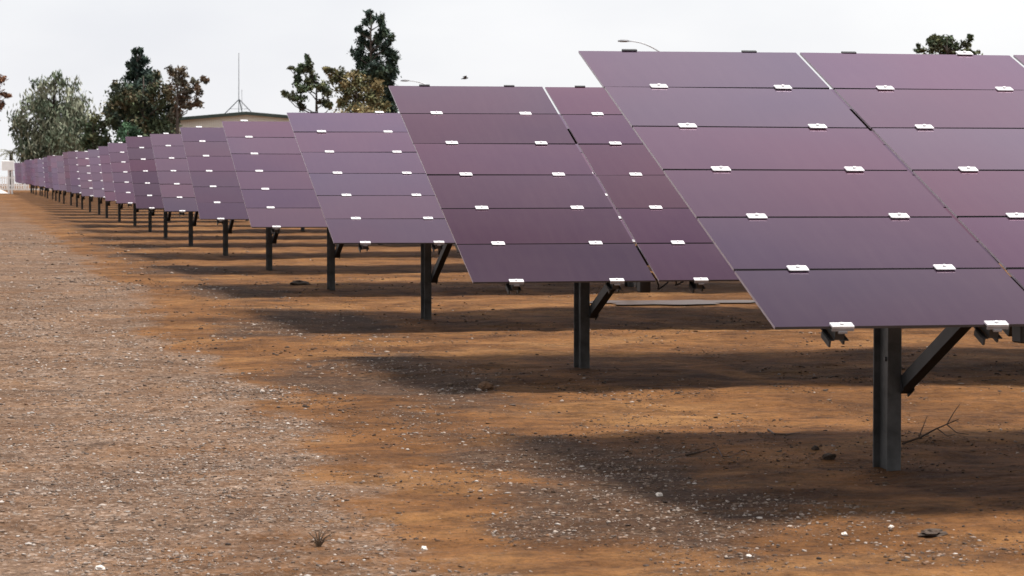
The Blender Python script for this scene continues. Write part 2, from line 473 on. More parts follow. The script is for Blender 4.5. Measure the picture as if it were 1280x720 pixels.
is_soil = rng.random(N) < np.clip(0.86 - 1.1 * (sr + spp), 0.08, 0.86)
pc = np.where(is_soil[:, None], soil, pc)
set_col(me, 'stone_colour', np.repeat(pc, 12, 0))
m_g, n, l, b = mat('pebbles')
at = n.new('ShaderNodeAttribute'); at.attribute_name = 'stone_colour'
geo = n.new('ShaderNodeNewGeometry'); no = noise(n, l, 160, 3, 0.6, geo.outputs['Position'])
r = ramp(n, l, no.outputs['Fac'], [(0.3, (0.75, 0.73, 0.7)), (0.7, (1.1, 1.1, 1.1))])
l.new(mix(n, l, 1.0, at.outputs['Color'], r.outputs['Color'], 'MULTIPLY'), b.inputs['Base Color']); b.inputs['Roughness'].default_value = 0.85
tag(link('gravel', me, m_g), 'loose pale and dark pebbles strewn over the dirt track', 'gravel', kind='stuff')

# ------------------------------------------------------------------ solar arrays
W, S = 1.215, 0.608             # pitch of the panels across and up the slope
PW, PH, PTK = 1.192, 0.592, 0.011
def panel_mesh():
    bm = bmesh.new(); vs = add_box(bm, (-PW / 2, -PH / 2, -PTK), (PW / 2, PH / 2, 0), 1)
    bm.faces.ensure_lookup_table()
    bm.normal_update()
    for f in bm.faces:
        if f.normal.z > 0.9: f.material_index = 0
        elif f.normal.z < -0.9 or abs(f.normal.y) > 0.9: f.material_index = 2  # lower and upper rims take the dark back colour as painted shade
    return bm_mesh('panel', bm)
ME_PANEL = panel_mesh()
for m in (M_PANEL, M_EDGE, M_BACK_EDGE_SHADE): ME_PANEL.materials.append(m)

def clip_mesh():
    bm = bmesh.new()
    add_box(bm, (-0.044, -0.025, 0.002), (0.044, 0.025, 0.009))
    bmesh.ops.bevel(bm, geom=[e for e in bm.edges], offset=0.0025, segments=1, affect='EDGES')
    # bolt head and web down through the joint
    t = bmesh.ops.create_cone(bm, cap_ends=True, segments=6, radius1=0.009, radius2=0.009, depth=0.007, matrix=Matrix.Translation((0, 0, 0.0133)))
    add_box(bm, (-0.040, -0.0035, -0.05), (0.040, 0.0035, 0.001))
    return bm_mesh('clip', bm)
ME_CLIP = clip_mesh(); ME_CLIP.materials.append(M_CLIP)
def end_clip_mesh():
    bm = bmesh.new()
    add_box(bm, (-0.046, -0.016, 0.002), (0.046, 0.024, 0.010))
    add_box(bm, (-0.046, -0.0165, -0.011), (0.046, -0.0095, 0.0017), 1)
    add_box(bm, (-0.018, -0.022, -0.020), (0.018, -0.0097, -0.0113), 1)
    bmesh.ops.create_cone(bm, cap_ends=True, segments=6, radius1=0.009, radius2=0.009, depth=0.007, matrix=Matrix.Translation((0, 0.004, 0.0133)))
    return bm_mesh('end_clip', bm)
ME_END = end_clip_mesh(); ME_END.materials.append(M_CLIP); ME_END.materials.append(simple('dull_aluminium', (0.26, 0.25, 0.26), 0.6, 0.3, 0.2, 25))
def top_clip_mesh():
    bm = bmesh.new()
    add_box(bm, (-0.040, 0.002, 0.0005), (0.040, 0.022, 0.0055)); add_box(bm, (-0.040, 0.012, -0.03), (0.040, 0.022, 0.0002))
    return bm_mesh('top_clip', bm)
ME_TOP = top_clip_mesh(); ME_TOP.materials.append(simple('silhouette_clamp', (0.03, 0.03, 0.032), 0.5))  # near-black colour paints the clips as backlit silhouettes
L = 6 * S
def rail_mesh():
    bm = bmesh.new()      # top hat section running up the slope, open underside
    y0, y1 = 0.012, L - 0.015
    add_box(bm, (-0.020, y0, -0.062), (0.020, y1, -0.009))
    add_box(bm, (-0.040, y0, -0.066), (-0.0203, y1, -0.062)); add_box(bm, (0.0203, y0, -0.066), (0.040, y1, -0.062))
    # hook shaped tail under the lower edge
    add_box(bm, (-0.043, y0 - 0.002, -0.092), (-0.034, y0 + 0.10, -0.0664)); add_box(bm, (0.020, y0 + 0.01, -0.086), (0.028, y0 + 0.07, -0.0664))
    return bm_mesh('rail', bm)
ME_RAIL = rail_mesh(); ME_RAIL.materials.append(M_DARK)
def purlin_mesh(ncol):
    bm = bmesh.new(); x1 = ncol * W - 0.05
    x0 = 0.24
    add_box(bm, (x0, -0.004, -0.165), (x1, 0.004, -0.068))
    add_box(bm, (x0, 0.0043, -0.075), (x1, 0.055, -0.0684)); add_box(bm, (x0, 0.0043, -0.165), (x1, 0.055, -0.1585))
    return bm_mesh('purlin', bm)
def beam_mesh():
    bm = bmesh.new()
    a, b_ = 0.42, 2.15
    for xo, hw in ((0, 0.004),):
        vs = add_box(bm, (-0.035, a, -0.30), (-0.028, b_, -0.168))
    add_box(bm, (-0.0277, a, -0.175), (0.03, b_, -0.1684)); add_box(bm, (-0.0277, a, -0.30), (0.03, b_, -0.2935))
    add_box(bm, (-0.0277, a, -0.2932), (0.022, a + 0.006, -0.1753))
    for v in bm.verts:      # taper towards both tips
        if v.co.z < -0.25:
            s = v.co.y
            k = 1 - max(0, min(1, (1.55 - s) / 1.2)) * 0.5 if s < 1.9 else 0.45
            v.co.z = -0.168 + (v.co.z + 0.168) * k
    return bm_mesh('beam', bm)
ME_BEAM = beam_mesh(); ME_BEAM.materials.append(M_DARK)
def post_mesh(h):
    bm = bmesh.new()
    fw, dp, t = 0.035, 0.20, 0.008
    add_box(bm, (-fw, -dp / 2, -0.35), (fw, -dp / 2 + t, h)); add_box(bm, (-fw, dp / 2 - t, -0.35), (fw, dp / 2, h))
    add_box(bm, (-0.003, -dp / 2 + t + 0.0003, -0.35), (0.003, dp / 2 - t - 0.0003, h))
    es = [e for e in bm.edges if abs((e.verts[0].co - e.verts[1].co).z) > 0.5]
    bmesh.ops.bevel(bm, geom=es, offset=0.0022, segments=1, affect='EDGES')
    # a bolt head half way down the web
    bmesh.ops.create_cone(bm, cap_ends=True, segments=6, radius1=0.012, radius2=0.012, depth=0.012, matrix=Matrix.Translation((-0.0093, 0.0, h * 0.42)) @ Matrix.Rotation(R(90), 4, 'Y'))
    return bm_mesh('post', bm)
def brace_mesh(p, q):
    p, q = Vector(p), Vector(q)
    d = (q - p); ln = d.length; d.normalize()
    x = Vector((1, 0, 0)); up = x.cross(d).normalized()
    M = Matrix((x, d, up)).transposed().to_4x4(); M.translation = p
    bm = bmesh.new()
    add_box(bm, (-0.026, 0, -0.032), (-0.020, ln, 0.032), 0, M)
    add_box(bm, (-0.0197, 0, 0.026), (0.028, ln, 0.032), 0, M); add_box(bm, (-0.0197, 0, -0.032), (0.028, ln, -0.026), 0, M)
    # bolted foot bracket
    add_box(bm, (-0.034, -0.05, -0.045), (-0.0263, 0.085, 0.045), 0, M); add_box(bm, (0.0283, -0.02, -0.04), (0.034, 0.07, 0.04), 0, M)
    bmesh.ops.create_cone(bm, cap_ends=True, segments=6, radius1=0.014, radius2=0.014, depth=0.085, matrix=M @ Matrix.Translation((0, 0.02, 0)) @ Matrix.Rotation(R(90), 4, 'Y'))
    return bm_mesh('brace', bm)

ORD = ['first', 'second', 'third', 'fourth', 'fifth', 'sixth', 'seventh', 'eighth', 'ninth', 'tenth', 'eleventh', 'twelfth', 'thirteenth', 'fourteenth', 'fifteenth',
       'sixteenth', 'seventeenth', 'eighteenth', 'nineteenth', 'twentieth', 'twenty-first', 'twenty-second', 'twenty-third', 'twenty-fourth', 'twenty-fifth', 'twenty-sixth', 'twenty-seventh', 'twenty-eighth', 'twenty-ninth']
def row_label(k):
    if k == 0: return 'largest purple solar array, nearest the camera, with a dead branch beside its post'
    if k == 1: return 'second solar array from the front, directly behind the largest one'
    if k == NROW - 1: return 'hindmost tiny solar array at the far left end, beside the white fence'
    if k >= NROW - 7: return 'tiny far solar array, %s from the far end beside the white fence' % ORD[NROW - 1 - k]
    return 'tilted purple solar array on steel posts, %s in the line counted from the front' % ORD[k]
TINT = {0: (.98, .97, .98), 1: (1.10, 1.02, 1.03), 2: (1.0, 1.0, 1.03), 3: (1.0, .95, .98), 4: (1.0, .97, 1.0), 5: (1.0, .97, 1.0), 6: (1.0, .92, .95), 7: (1.0, .90, .94)}
rt = random.Random(19)
_pm = {}
for k in range(NROW):
    ncol = 8 if k < 2 else (6 if k < 10 else 4)
    tilt = TILT0 + DT[k]
    px0, py0, pz0 = X0 + DX[k], YB[k], ZB + GS * k * PT + DZ[k]
    gzb = float(base_z(py0 + YP))
    root = empty('solar_array', (px0, py0 + YP, gzb))
    tag(root, row_label(k), 'solar array', 'rows of tilted solar arrays along the dirt track')
    frame = Matrix.Translation((0, -YP, pz0 - gzb)) @ Matrix.Rotation(tilt, 4, 'X')
    def put(name, me, x, s, z=0.0, rz=None):
        o = bpy.data.objects.new(name, me); C.objects.link(o); o.parent = root
        M = frame @ Matrix.Translation((x, s, z))
        if rz is not None: M = M @ Matrix.Rotation(rz[0], 4, 'X') @ Matrix.Rotation(rz[1], 4, 'Y')
        o.matrix_local = M
        return o
    tint = TINT.get(k, (1.0, rt.uniform(.9, 1.0), rt.uniform(.93, 1.03)))
    for c in range(ncol):
        for i in range(6):
            o = put('panel', ME_PANEL, (c + 0.5) * W, (i + 0.5) * S, 0, (rt.gauss(0, .0022), rt.gauss(0, .003)))
            q = rt.uniform(.93, 1.03)
            o.color = (tint[0] * q, tint[1] * q * rt.uniform(.96, 1.03), tint[2] * q, 1)
        for fx in (0.238, 0.779):
            xx = (c + fx) * W
            put('rail', ME_RAIL, xx, 0)
            put('end_clip', ME_END, xx, 0.0)
            dark_top = k < 3 and not (k == 2 and c == 0 and fx > .5) and not (k == 0 and c == 1 and fx > .5)
            for i in range(1, 6 if dark_top else 7):
                put('clip', ME_CLIP, xx + rt.gauss(0, .004), i * S + (0.004 if i == 6 else 0))
            if dark_top: put('top_clip', ME_TOP, xx, 6 * S - 0.01)
    if ncol not in _pm:
        _pm[ncol] = purlin_mesh(ncol); _pm[ncol].materials.append(M_DARK)
    put('purlin', _pm[ncol], 0, 0.62); put('purlin', _pm[ncol], 0, 2.86)
    # posts, each with its own height to reach the beam
    ht = (pz0 - gzb) + YP * math.tan(tilt) - 0.19 / math.cos(tilt)
    pme = post_mesh(ht); pme.materials.append(M_STEEL)
    M = Matrix.Rotation(tilt, 4, 'X')
    q = M @ Vector((0, 0.78, -0.235)); q = Vector((0.062, q.y - YP, q.z + pz0 - gzb))
    bme = brace_mesh((0.062, -0.035, 0.40), q); bme.materials.append(M_DARK)
    xpost = XP - X0 - 0.025
    j = 0
    while xpost + j * 3.66 < ncol * W:
        xo = xpost + j * 3.66
        link('post', pme, M_STEEL, root, (xo, 0, 0))
        link('brace', bme, M_DARK, root, (xo, 0, 0))
        put('beam', ME_BEAM, xo + 0.082, 0)
        j += 1

    if k < 5:
        fy, fz = 0.30 * math.cos(tilt) - YP, pz0 - gzb + 0.30 * math.sin(tilt)
        for q, (dx, ln) in enumerate(((0.10, .13), (0.22, .10))):
            bm = bmesh.new(); P = []
            for j in range(9):
                t = j / 8; P.append((xpost + dx + .16 * t + .02 * math.sin(9 * t), fy + .12 * t, fz - .07 - ln * math.sin(math.pi * t) * (1 - .3 * t)))
            add_tube(bm, P, .0055, 5)
            link('cable', bm_mesh('cable', bm), M_DARK, root)
        bm = bmesh.new(); add_box(bm, (xpost + .03, fy + .02, fz - .20), (xpost + .10, fy + .12, fz - .075)); bmesh.ops.bevel(bm, geom=bm.edges[:], offset=.006, segments=1, affect='EDGES')
        link('junction_box', bm_mesh('junction_box', bm), M_DARK, root)

# ------------------------------------------------------------------ stones, clods, twigs lying on the ground
M_CLOD = simple('dark_clod', (0.045, 0.028, 0.018), 0.95, 0, 0.4, 40, 0.6)
M_ROCKB = simple('brown_rock', (0.12, 0.062, 0.03), 0.9, 0, 0.35, 30, 0.5)
M_PALE = simple('pale_rock', (0.62, 0.56, 0.50), 0.9, 0, 0.2, 40, 0.4)
M_TWIG = simple('dry_twig', (0.05, 0.03, 0.02), 0.9, 0, 0.35, 30)
def on_ground(u, v):
    d = FW + RT * ((u - 640) / F) + UP * ((360 - v) / F)
    t = 8.0
    while t < 300:
        p = Vector((0, 0, CAM_Z)) + d * t
        if p.z <= gz(p.x, p.y): return p
        t += 0.02 if t < 40 else 0.2
    return p
def rock(name, u, v, wpx, m, label, cat, group=None, flat=0.6, seed=0, rough=0.28):
    p = on_ground(u, v); s = wpx / F * p.y / 2
    r_ = random.Random(seed); bm = bmesh.new()
    bmesh.ops.create_icosphere(bm, subdivisions=3, radius=1)
    off = Vector((r_.uniform(0, 99), r_.uniform(0, 99), r_.uniform(0, 99)))
    from mathutils import noise as mn
    for vv_ in bm.verts:
        d = 1 + rough * (mn.noise(vv_.co * 1.6 + off) * 1.2 + mn.noise(vv_.co * 4 + off) * 0.6)
        vv_.co = Vector((vv_.co.x * d * s, vv_.co.y * d * s * 0.8, vv_.co.z * d * s * flat))
    o = link(name, bm_mesh(name, bm), m, None, (p.x, p.y, gz(p.x, p.y) + s * flat * 0.45))
    o.rotation_euler.z = r_.uniform(0, 6)
    return tag(o, label, cat, group)
rock('dirt_clod', 1019, 563, 12, M_CLOD, 'small dark dirt clod, upper of the two left of the front post', 'clod', None, 0.7, 1)
rock('dirt_clod', 1036, 574, 20, M_CLOD, 'larger dark dirt clod, lower of the two left of the front post', 'clod', None, 0.55, 2)
rock('dirt_clod', 1166, 669, 40, M_CLOD, 'wide flat dark clod on the sand in front of the front array', 'clod', None, 0.22, 3, 0.5)
rock('dirt_clod', 375, 356, 26, M_CLOD, 'flat dark lump of earth beside the dark gravel left of the fourth array', 'clod', None, 0.3, 4)
rock('rock', 607, 486, 20, M_ROCKB, 'brown rock on the shade edge left of the second array', 'rock', None, 0.6, 5)
rock('rock', 530, 688, 10, M_PALE, 'smooth pale stone standing alone on the gravel at bottom centre', 'rock', None, 0.75, 6)
rock('rock', 1055, 670, 8, M_PALE, 'white stone left of the flat dark clod', 'rock', None, 0.7, 7)
rock('rock', 1114, 660, 9, M_PALE, 'grey-white stone just above the flat dark clod', 'rock', None, 0.6, 8)
rock('rock', 936, 697, 8, M_PALE, 'white stone on bare sand near the bottom right edge', 'rock', None, 0.6, 9)
rock('rock', 824, 620, 11, M_PALE, 'rounded grey stone in the dark gravel below the front array', 'rock', None, 0.6, 10)
rock('rock', 125, 713, 12, M_PALE, 'bright pale stone in the gravel at the bottom left corner', 'rock', None, 0.6, 11)

def twig(paths, label, w=0.006):
    """paths: list of [(u, v, height)] polylines lying on or above the ground"""
    p0 = on_ground(paths[0][0][0], paths[0][0][1])
    bm = bmesh.new()
    for pi, pts in enumerate(paths):
        P = []
        for (u, v, h) in pts:
            d = FW + RT * ((u - 640) / F) + UP * ((360 - v) / F)
            if h == 0:
                q = on_ground(u, v); q = Vector((q.x, q.y, gz(q.x, q.y) + 0.006))
            else:
                t = (p0.y + h[1]) / d.y; q = Vector((0, 0, CAM_Z)) + d * t
            P.append(q - p0)
        k = 1.0 if pi == 0 else 0.6
        add_tube(bm, P, [w * k * (1 - 0.6 * i / (len(P) - 1)) for i in range(len(P))], 5)
    o = link('branch', bm_mesh('branch', bm), M_TWIG, None, p0)
    return tag(o, label, 'branch')
twig([[(1128, 556, 0), (1150, 547, (0, 0.05)), (1168, 537, (0, 0.10)), (1184, 530, (0, 0.16)), (1198, 524, (0, 0.2))],
      [(1148, 548, (0, .05)), (1154, 533, (0, .08)), (1159, 520, (0, .10))],
      [(1184, 530, (0, .16)), (1192, 516, (0, .2)), (1200, 505, (0, .25))],
      [(1184, 531, (0, .16)), (1196, 541, (0, .05)), (1211, 543, (0, .0))],
      [(1172, 536, (0, .12)), (1184, 545, (0, .05)), (1194, 543, (0, .02))]], 'dead forked branch sticking up right of the front post')
twig([[(857, 571, 0), (875, 567, 0), (896, 560, 0)], [(897, 562, 0), (903, 573, 0), (914, 572, 0), (927, 566, 0)]], 'thin crooked twig flat on the dirt left of the clods', 0.005)
twig([[(960, 538, 0), (968, 544, 0), (982, 545, 0), (1000, 542, 0)]], 'curved twig lying in the shade between twig and front post', 0.005)

# dry weed on the gravel
p = on_ground(398, 684)
bm = bmesh.new(); r_ = random.Random(5)
for i in range(26):
    a = r_.uniform(0, 6.28); h = r_.uniform(.03, .075); d = r_.uniform(.02, .07)
    add_tube(bm, [(0, 0, -.005), (d * .4 * math.cos(a), d * .4 * math.sin(a), h * .6), (d * math.cos(a), d * math.sin(a), h)], [.002, .0015, .0008], 4)
tag(link('dry_weed', bm_mesh('dry_weed', bm), simple('weed_brown', (.10, .065, .04), .9), None, p), 'small dry weed tuft on the gravel at the lower left', 'weed')

# ------------------------------------------------------------------ trees
def bark(name, col): return simple(name, col, 0.95, 0, 0.35, 3.0, 0.5)
M_BARK = bark('bark', (0.055, 0.042, 0.034))
def leaf_mat():
    m, n, l, b = mat('foliage')
    at = n.new('ShaderNodeAttribute'); at.attribute_name = 'leaf_colour'
    l.new(at.outputs['Color'], b.inputs['Base Color']); b.inputs['Roughness'].default_value = 0.75; b.inputs['Specular IOR Level'].default_value = 0.2
    return m
M_LEAF = leaf_mat()
def crown_np(blobs, size, cols, droop=0.0, elong=1.0, seed=0):
    """blobs: (centre, (rx,ry,rz), count). Many small leaf clumps, each a few crossed blades."""
    g = np.random.default_rng(seed)
    V, Cc = [], []
    cols = np.array(cols, float) * 1.7
    for (c, rad, cnt) in blobs:
        # sub-clumps inside the blob give an uneven outline
        ns_ = max(4, cnt // 40)
        d = g.normal(size=(ns_, 3)); d /= np.linalg.norm(d, axis=1)[:, None]
        sub = d * (g.random((ns_, 1)) ** 0.45) * 0.84
        which = g.integers(0, ns_, cnt)
        p = sub[which] + g.normal(0, 0.23, (cnt, 3))
        p = p * np.array(rad) + np.array(c)
        tint = cols[g.integers(0, len(cols), ns_)][which] * g.uniform(0.65, 1.35, (cnt, 1)) * g.uniform(0.75, 1.25, (ns_, 1))[which]
        a = g.normal(size=(cnt, 3)); a[:, 2] -= droop * 2
        a /= np.linalg.norm(a, axis=1)[:, None]
        b = np.cross(a, g.normal(size=(cnt, 3))); b /= np.linalg.norm(b, axis=1)[:, None]
        s = size * g.uniform(0.45, 1.15, (cnt, 1))
        A = a * s * elong; B = b * s * 0.5
        V.append(np.stack([p - A, p + B * 0.9 - A * 0.1, p + A, p - B * 0.9 + A * 0.1], 1)); Cc.append(np.repeat(tint, 4, 0))
    V = np.concatenate(V).reshape(-1, 3); Cc = np.concatenate(Cc)
    me = np_mesh('crown', V, np.arange(len(V)).reshape(-1, 4), 4)
    set_col(me, 'leaf_colour', Cc)
    return me
def tree(name, label, cat, u0, depth, blobs, size, cols, group=None, trunk_r=0.25, dens=1.0, seed=0, droop=0.0, elong=1.0, top=None, trunk_u=None):
    """blobs in photograph pixels (u, v, half width, half height); depth in metres from the camera"""
    r_ = random.Random(seed)
    k = depth / F
    base = px(u0, 200, depth); bz = float(base_z(base.y)); base.z = bz
    root = empty(name, base); tag(root, label, cat, group)
    W_ = []
    for bl in blobs:
        u, v, ru, rv = bl[:4]
        ex = bl[4] if len(bl) > 4 else 1.0
        off = r_.uniform(-0.8, 0.8) * min(2.2, ru * k * 1.2)
        c = px(u, v, depth + off) - base
        rx = ru * k * 1.12; rz = rv * k * 1.12
        W_.append((c, (rx, max(rx * 0.9, rz * 0.5), rz), int(dens * ex * 19 * rx * rz / (size * size)) + 70))
    bm = bmesh.new()
    hi = max(w[0].z for w in W_) if top is None else px(u0, top, depth).z - bz
    tx = px(trunk_u if trunk_u else u0, 100, depth) - px(u0, 100, depth)
    pts = [Vector((0, 0, -0.3)), Vector((0.1, 0, hi * 0.25)), Vector((tx.x * .5, 0, hi * 0.5)), Vector((tx.x, 0.1, hi * 0.8)), Vector((tx.x, 0, hi))]
    add_tube(bm, pts, [trunk_r * 1.3, trunk_r, trunk_r * .8, trunk_r * .4, trunk_r * .08], 8)
    link('trunk', bm_mesh('trunk', bm, True), M_BARK, root)
    for (c, rad, cnt) in W_:
        zs = max(0.2 * hi, min(hi * .9, c.z - rad[2] * .6 - (abs(c.x) + abs(c.y)) * .5)); f = zs / hi
        s = pts[0].lerp(pts[-1], f); s.z = zs
        if (c - s).length < 0.4: continue
        bm = bmesh.new()
        md = s.lerp(c, 0.55) + Vector((r_.uniform(-.3, .3), r_.uniform(-.3, .3), -0.15 * (c - s).length * .5))
        add_tube(bm, [s, md, c, c + Vector((0, 0, rad[2] * .6))], [trunk_r * .30, trunk_r * .2, trunk_r * .10, 0.01], 6)
        link('limb', bm_mesh('limb', bm, True), M_BARK, root)
    link('crown', crown_np([((w[0].x, w[0].y, w[0].z), w[1], w[2]) for w in W_], size, cols, droop, elong, seed), M_LEAF, root)
    return root
DG1 = [(0.020, 0.032, 0.024), (0.030, 0.044, 0.028), (0.016, 0.026, 0.022)]
GRN = [(0.036, 0.050, 0.026), (0.026, 0.038, 0.022), (0.058, 0.062, 0.030), (0.042, 0.044, 0.026)]
OLV = [(0.11, 0.095, 0.045), (0.075, 0.075, 0.035), (0.14, 0.11, 0.055), (0.045, 0.048, 0.027)]
BRN = [(0.040, 0.050, 0.026), (0.030, 0.038, 0.026), (0.060, 0.050, 0.028), (0.022, 0.032, 0.024), (0.034, 0.044, 0.026)]
RED = [(0.062, 0.048, 0.032), (0.040, 0.038, 0.028), (0.080, 0.054, 0.036)]
PEP = [(0.075, 0.088, 0.058), (0.05, 0.065, 0.042), (0.12, 0.125, 0.09)]
# feathery pepper tree at the left, hanging strands
pep = [(70, 110, 20, 18, .45), (58, 128, 24, 20, .6), (88, 125, 20, 22, .5), (38, 140, 22, 24, .5), (70, 150, 34, 26, 1.2), (100, 148, 20, 24, .6), (30, 168, 16, 26, .7),
       (55, 175, 26, 26, 1.5), (85, 178, 26, 26, 1.5), (74, 97, 8, 12, .25), (20, 150, 12, 22, .3), (50, 112, 12, 12, .25), (112, 170, 12, 20, .5), (100, 190, 14, 18, .8), (40, 192, 20, 18, 1.2), (68, 198, 26, 14, 1.3)]
tree('pepper_tree', 'wide feathery grey-green tree with drooping strands at the left', 'tree', 68, 236, pep, 0.19, PEP, 'trees beyond the arrays', .3, 0.5, 1, 1.1, 1.6)
tree('bushy_tree', 'small dark green tree close right of the feathery tree', 'tree', 117, 228, [(118, 165, 13, 15), (110, 176, 12, 14), (126, 178, 12, 13), (118, 150, 9, 10, .4), (128, 158, 8, 12, .3), (118, 190, 16, 12)], 0.26, GRN, 'trees beyond the arrays', .18, 1.0, 2)
tree('conifer', 'pointed dark conifer rising behind the brownish tree', 'tree', 172, 248,
     [(172, 64, 5, 7), (174, 75, 9, 8), (169, 87, 11, 10), (179, 91, 12, 9), (166, 99, 13, 9), (186, 99, 14, 9), (172, 112, 22, 11), (176, 128, 24, 12), (175, 145, 26, 14), (174, 165, 28, 16)], 0.28, DG1, 'trees beyond the arrays', .28, 1.5, 3, 0.3, 1.2, 60)
tree('broadleaf_tree', 'dense brownish-green spreading tree in front of the pointed conifer', 'tree', 180, 226,
     [(150, 118, 14, 12), (143, 108, 6, 8, .7), (165, 126, 20, 14), (190, 115, 13, 12), (208, 118, 16, 14), (196, 95, 8, 8, .7), (150, 138, 20, 15), (180, 138, 24, 17), (212, 138, 16, 17), (145, 155, 12, 14), (172, 158, 24, 16), (205, 158, 20, 15), (136, 145, 6, 14, .7), (180, 178, 40, 14)],
     0.24, BRN, 'trees beyond the arrays', .3, 1.2, 4)
tree('autumn_tree', 'sparse reddish-brown tree right of the pointed conifer, beside the beige shed', 'tree', 222, 222,
     [(216, 92, 8, 9), (228, 90, 9, 8), (222, 104, 12, 9), (240, 104, 8, 7), (253, 100, 6, 4, .8), (236, 116, 12, 8), (248, 116, 6, 7), (244, 130, 8, 8), (226, 124, 11, 10), (220, 142, 9, 12), (236, 134, 6, 6, .6)],
     0.22, RED, 'trees beyond the arrays', .2, 0.75, 5)
tree('bush', 'low bright green bush at the foot of the brownish tree', 'bush', 160, 214, [(158, 163, 10, 9), (168, 165, 9, 8), (150, 168, 8, 8), (160, 178, 14, 10)], 0.22, [(0.03, 0.06, 0.03), (0.025, 0.048, 0.028)], 'trees beyond the arrays', .12, 1.2, 6)
tree('open_tree', 'open dark green tree with bare slanting limbs right of the shed', 'tree', 396, 228,
     [(386, 72, 5, 8), (388, 84, 8, 9), (376, 86, 9, 6), (362, 86, 5, 3, .8), (372, 97, 8, 8), (388, 98, 9, 8), (380, 110, 14, 7), (360, 120, 9, 6), (370, 124, 12, 6), (354, 117, 4, 3, .8), (400, 108, 9, 7), (410, 114, 9, 8), (404, 128, 7, 6), (376, 134, 5, 6, .7), (414, 132, 6, 5)],
     0.21, GRN, 'trees beyond the arrays', .22, 1.1, 7, 0, 1, 92)
tree('olive_tree', 'olive-brown leafy tree below the tall pine', 'tree', 446, 222,
     [(414, 88, 8, 5), (407, 89, 4, 3, .8), (416, 98, 6, 7), (428, 97, 11, 9), (442, 96, 10, 8), (434, 110, 14, 10), (452, 106, 13, 10), (430, 125, 10, 12), (450, 124, 16, 12), (472, 108, 9, 9), (470, 124, 13, 13), (476, 134, 12, 9), (450, 140, 26, 10)],
     0.22, OLV, 'trees beyond the arrays', .25, 1.1, 8)
tree('pine_tree', 'tall dark pine with clumped needles, highest tree in view', 'tree', 464, 234,
     [(462, 20, 7, 6), (460, 27, 8, 5), (476, 26, 6, 9), (478, 38, 7, 9), (450, 37, 5, 6), (456, 42, 6, 4), (472, 48, 8, 8), (486, 48, 7, 7), (453, 52, 8, 7), (468, 58, 8, 8), (482, 60, 8, 9), (448, 66, 9, 9), (464, 72, 12, 8), (486, 72, 11, 9), (452, 80, 10, 8), (474, 84, 15, 9), (490, 84, 8, 12), (460, 92, 12, 8), (484, 98, 12, 10), (468, 108, 15, 11), (488, 112, 9, 12), (480, 126, 16, 12), (488, 134, 10, 8)],
     0.20, DG1, 'trees beyond the arrays', .26, 1.5, 9, -0.2, 1.2, 16)
tree('pine_tree', 'flat-topped dark green tree above the front array at right', 'tree', 1183, 170,
     [(1164, 48, 6, 6), (1176, 50, 10, 8), (1190, 54, 10, 8), (1168, 60, 11, 8), (1184, 64, 16, 8), (1207, 56, 7, 6), (1214, 47, 5, 4, .7), (1150, 62, 8, 4), (1148, 58, 3, 3, .7), (1206, 66, 12, 5), (1220, 66, 5, 3), (1184, 80, 34, 12)],
     0.17, GRN, 'trees beyond the arrays', .25, 1.2, 10)
tree('autumn_tree', 'reddish tree cut off by the left edge of the photograph', 'tree', -24, 222,
     [(0, 100, 7, 6), (6, 118, 6, 4), (2, 132, 6, 6), (-10, 110, 14, 14), (-18, 130, 16, 14), (-30, 115, 16, 18), (10, 120, 3, 2, .7), (-24, 150, 18, 14)], 0.2, [(0.11, 0.055, 0.03), (0.08, 0.045, 0.03)], 'trees beyond the arrays', .2, 0.9, 12)

# palm at the left end
pb = px(14, 200, 236); pbz = float(base_z(pb.y)); pb.z = pbz
palm = empty('palm_tree', pb); tag(palm, 'small palm with arching fronds behind the white sign', 'palm', 'trees beyond the arrays')
ph = px(14, 192, 236).z - pbz
bm = bmesh.new(); add_tube(bm, [(0, 0, -.2), (0, 0, ph * .5), (0, 0, ph)], [.22, .18, .16], 8); link('trunk', bm_mesh('trunk', bm), M_BARK, palm)
M_PALM = simple('palm_leaf', (0.17, 0.17, 0.10), 0.7, 0, 0.3, 3)
r_ = random.Random(8)
for i in range(22):
    a = i * 2.4; el = r_.uniform(0.1, 1.2); ln = r_.uniform(1.3, 2.0)
    bm = bmesh.new(); P = []
    for j in range(7):
        t = j / 6; h = ph + ln * (t * math.sin(el) - 0.55 * t * t); P.append(Vector((ln * t * math.cos(a) * math.cos(el * .6), ln * t * math.sin(a) * math.cos(el * .6), h)))
    add_tube(bm, P, [.02, .018, .016, .014, .012, .01, .004], 4)
    side = Vector((-math.sin(a), math.cos(a), 0))
    for j in range(1, 7):
        for sg in (-1, 1):
            q = P[j]; d = (P[j] - P[j - 1]).normalized()
            e = q + (side * sg * 0.30 + d * 0.22 + Vector((0, 0, -0.10))) * (1.1 - j / 9)
            w = d * 0.07
            f1 = bm.faces.new([bm.verts.new(q - w), bm.verts.new(q + w), bm.verts.new(e)])
    link('frond', bm_mesh('frond', bm), M_PALM, palm)

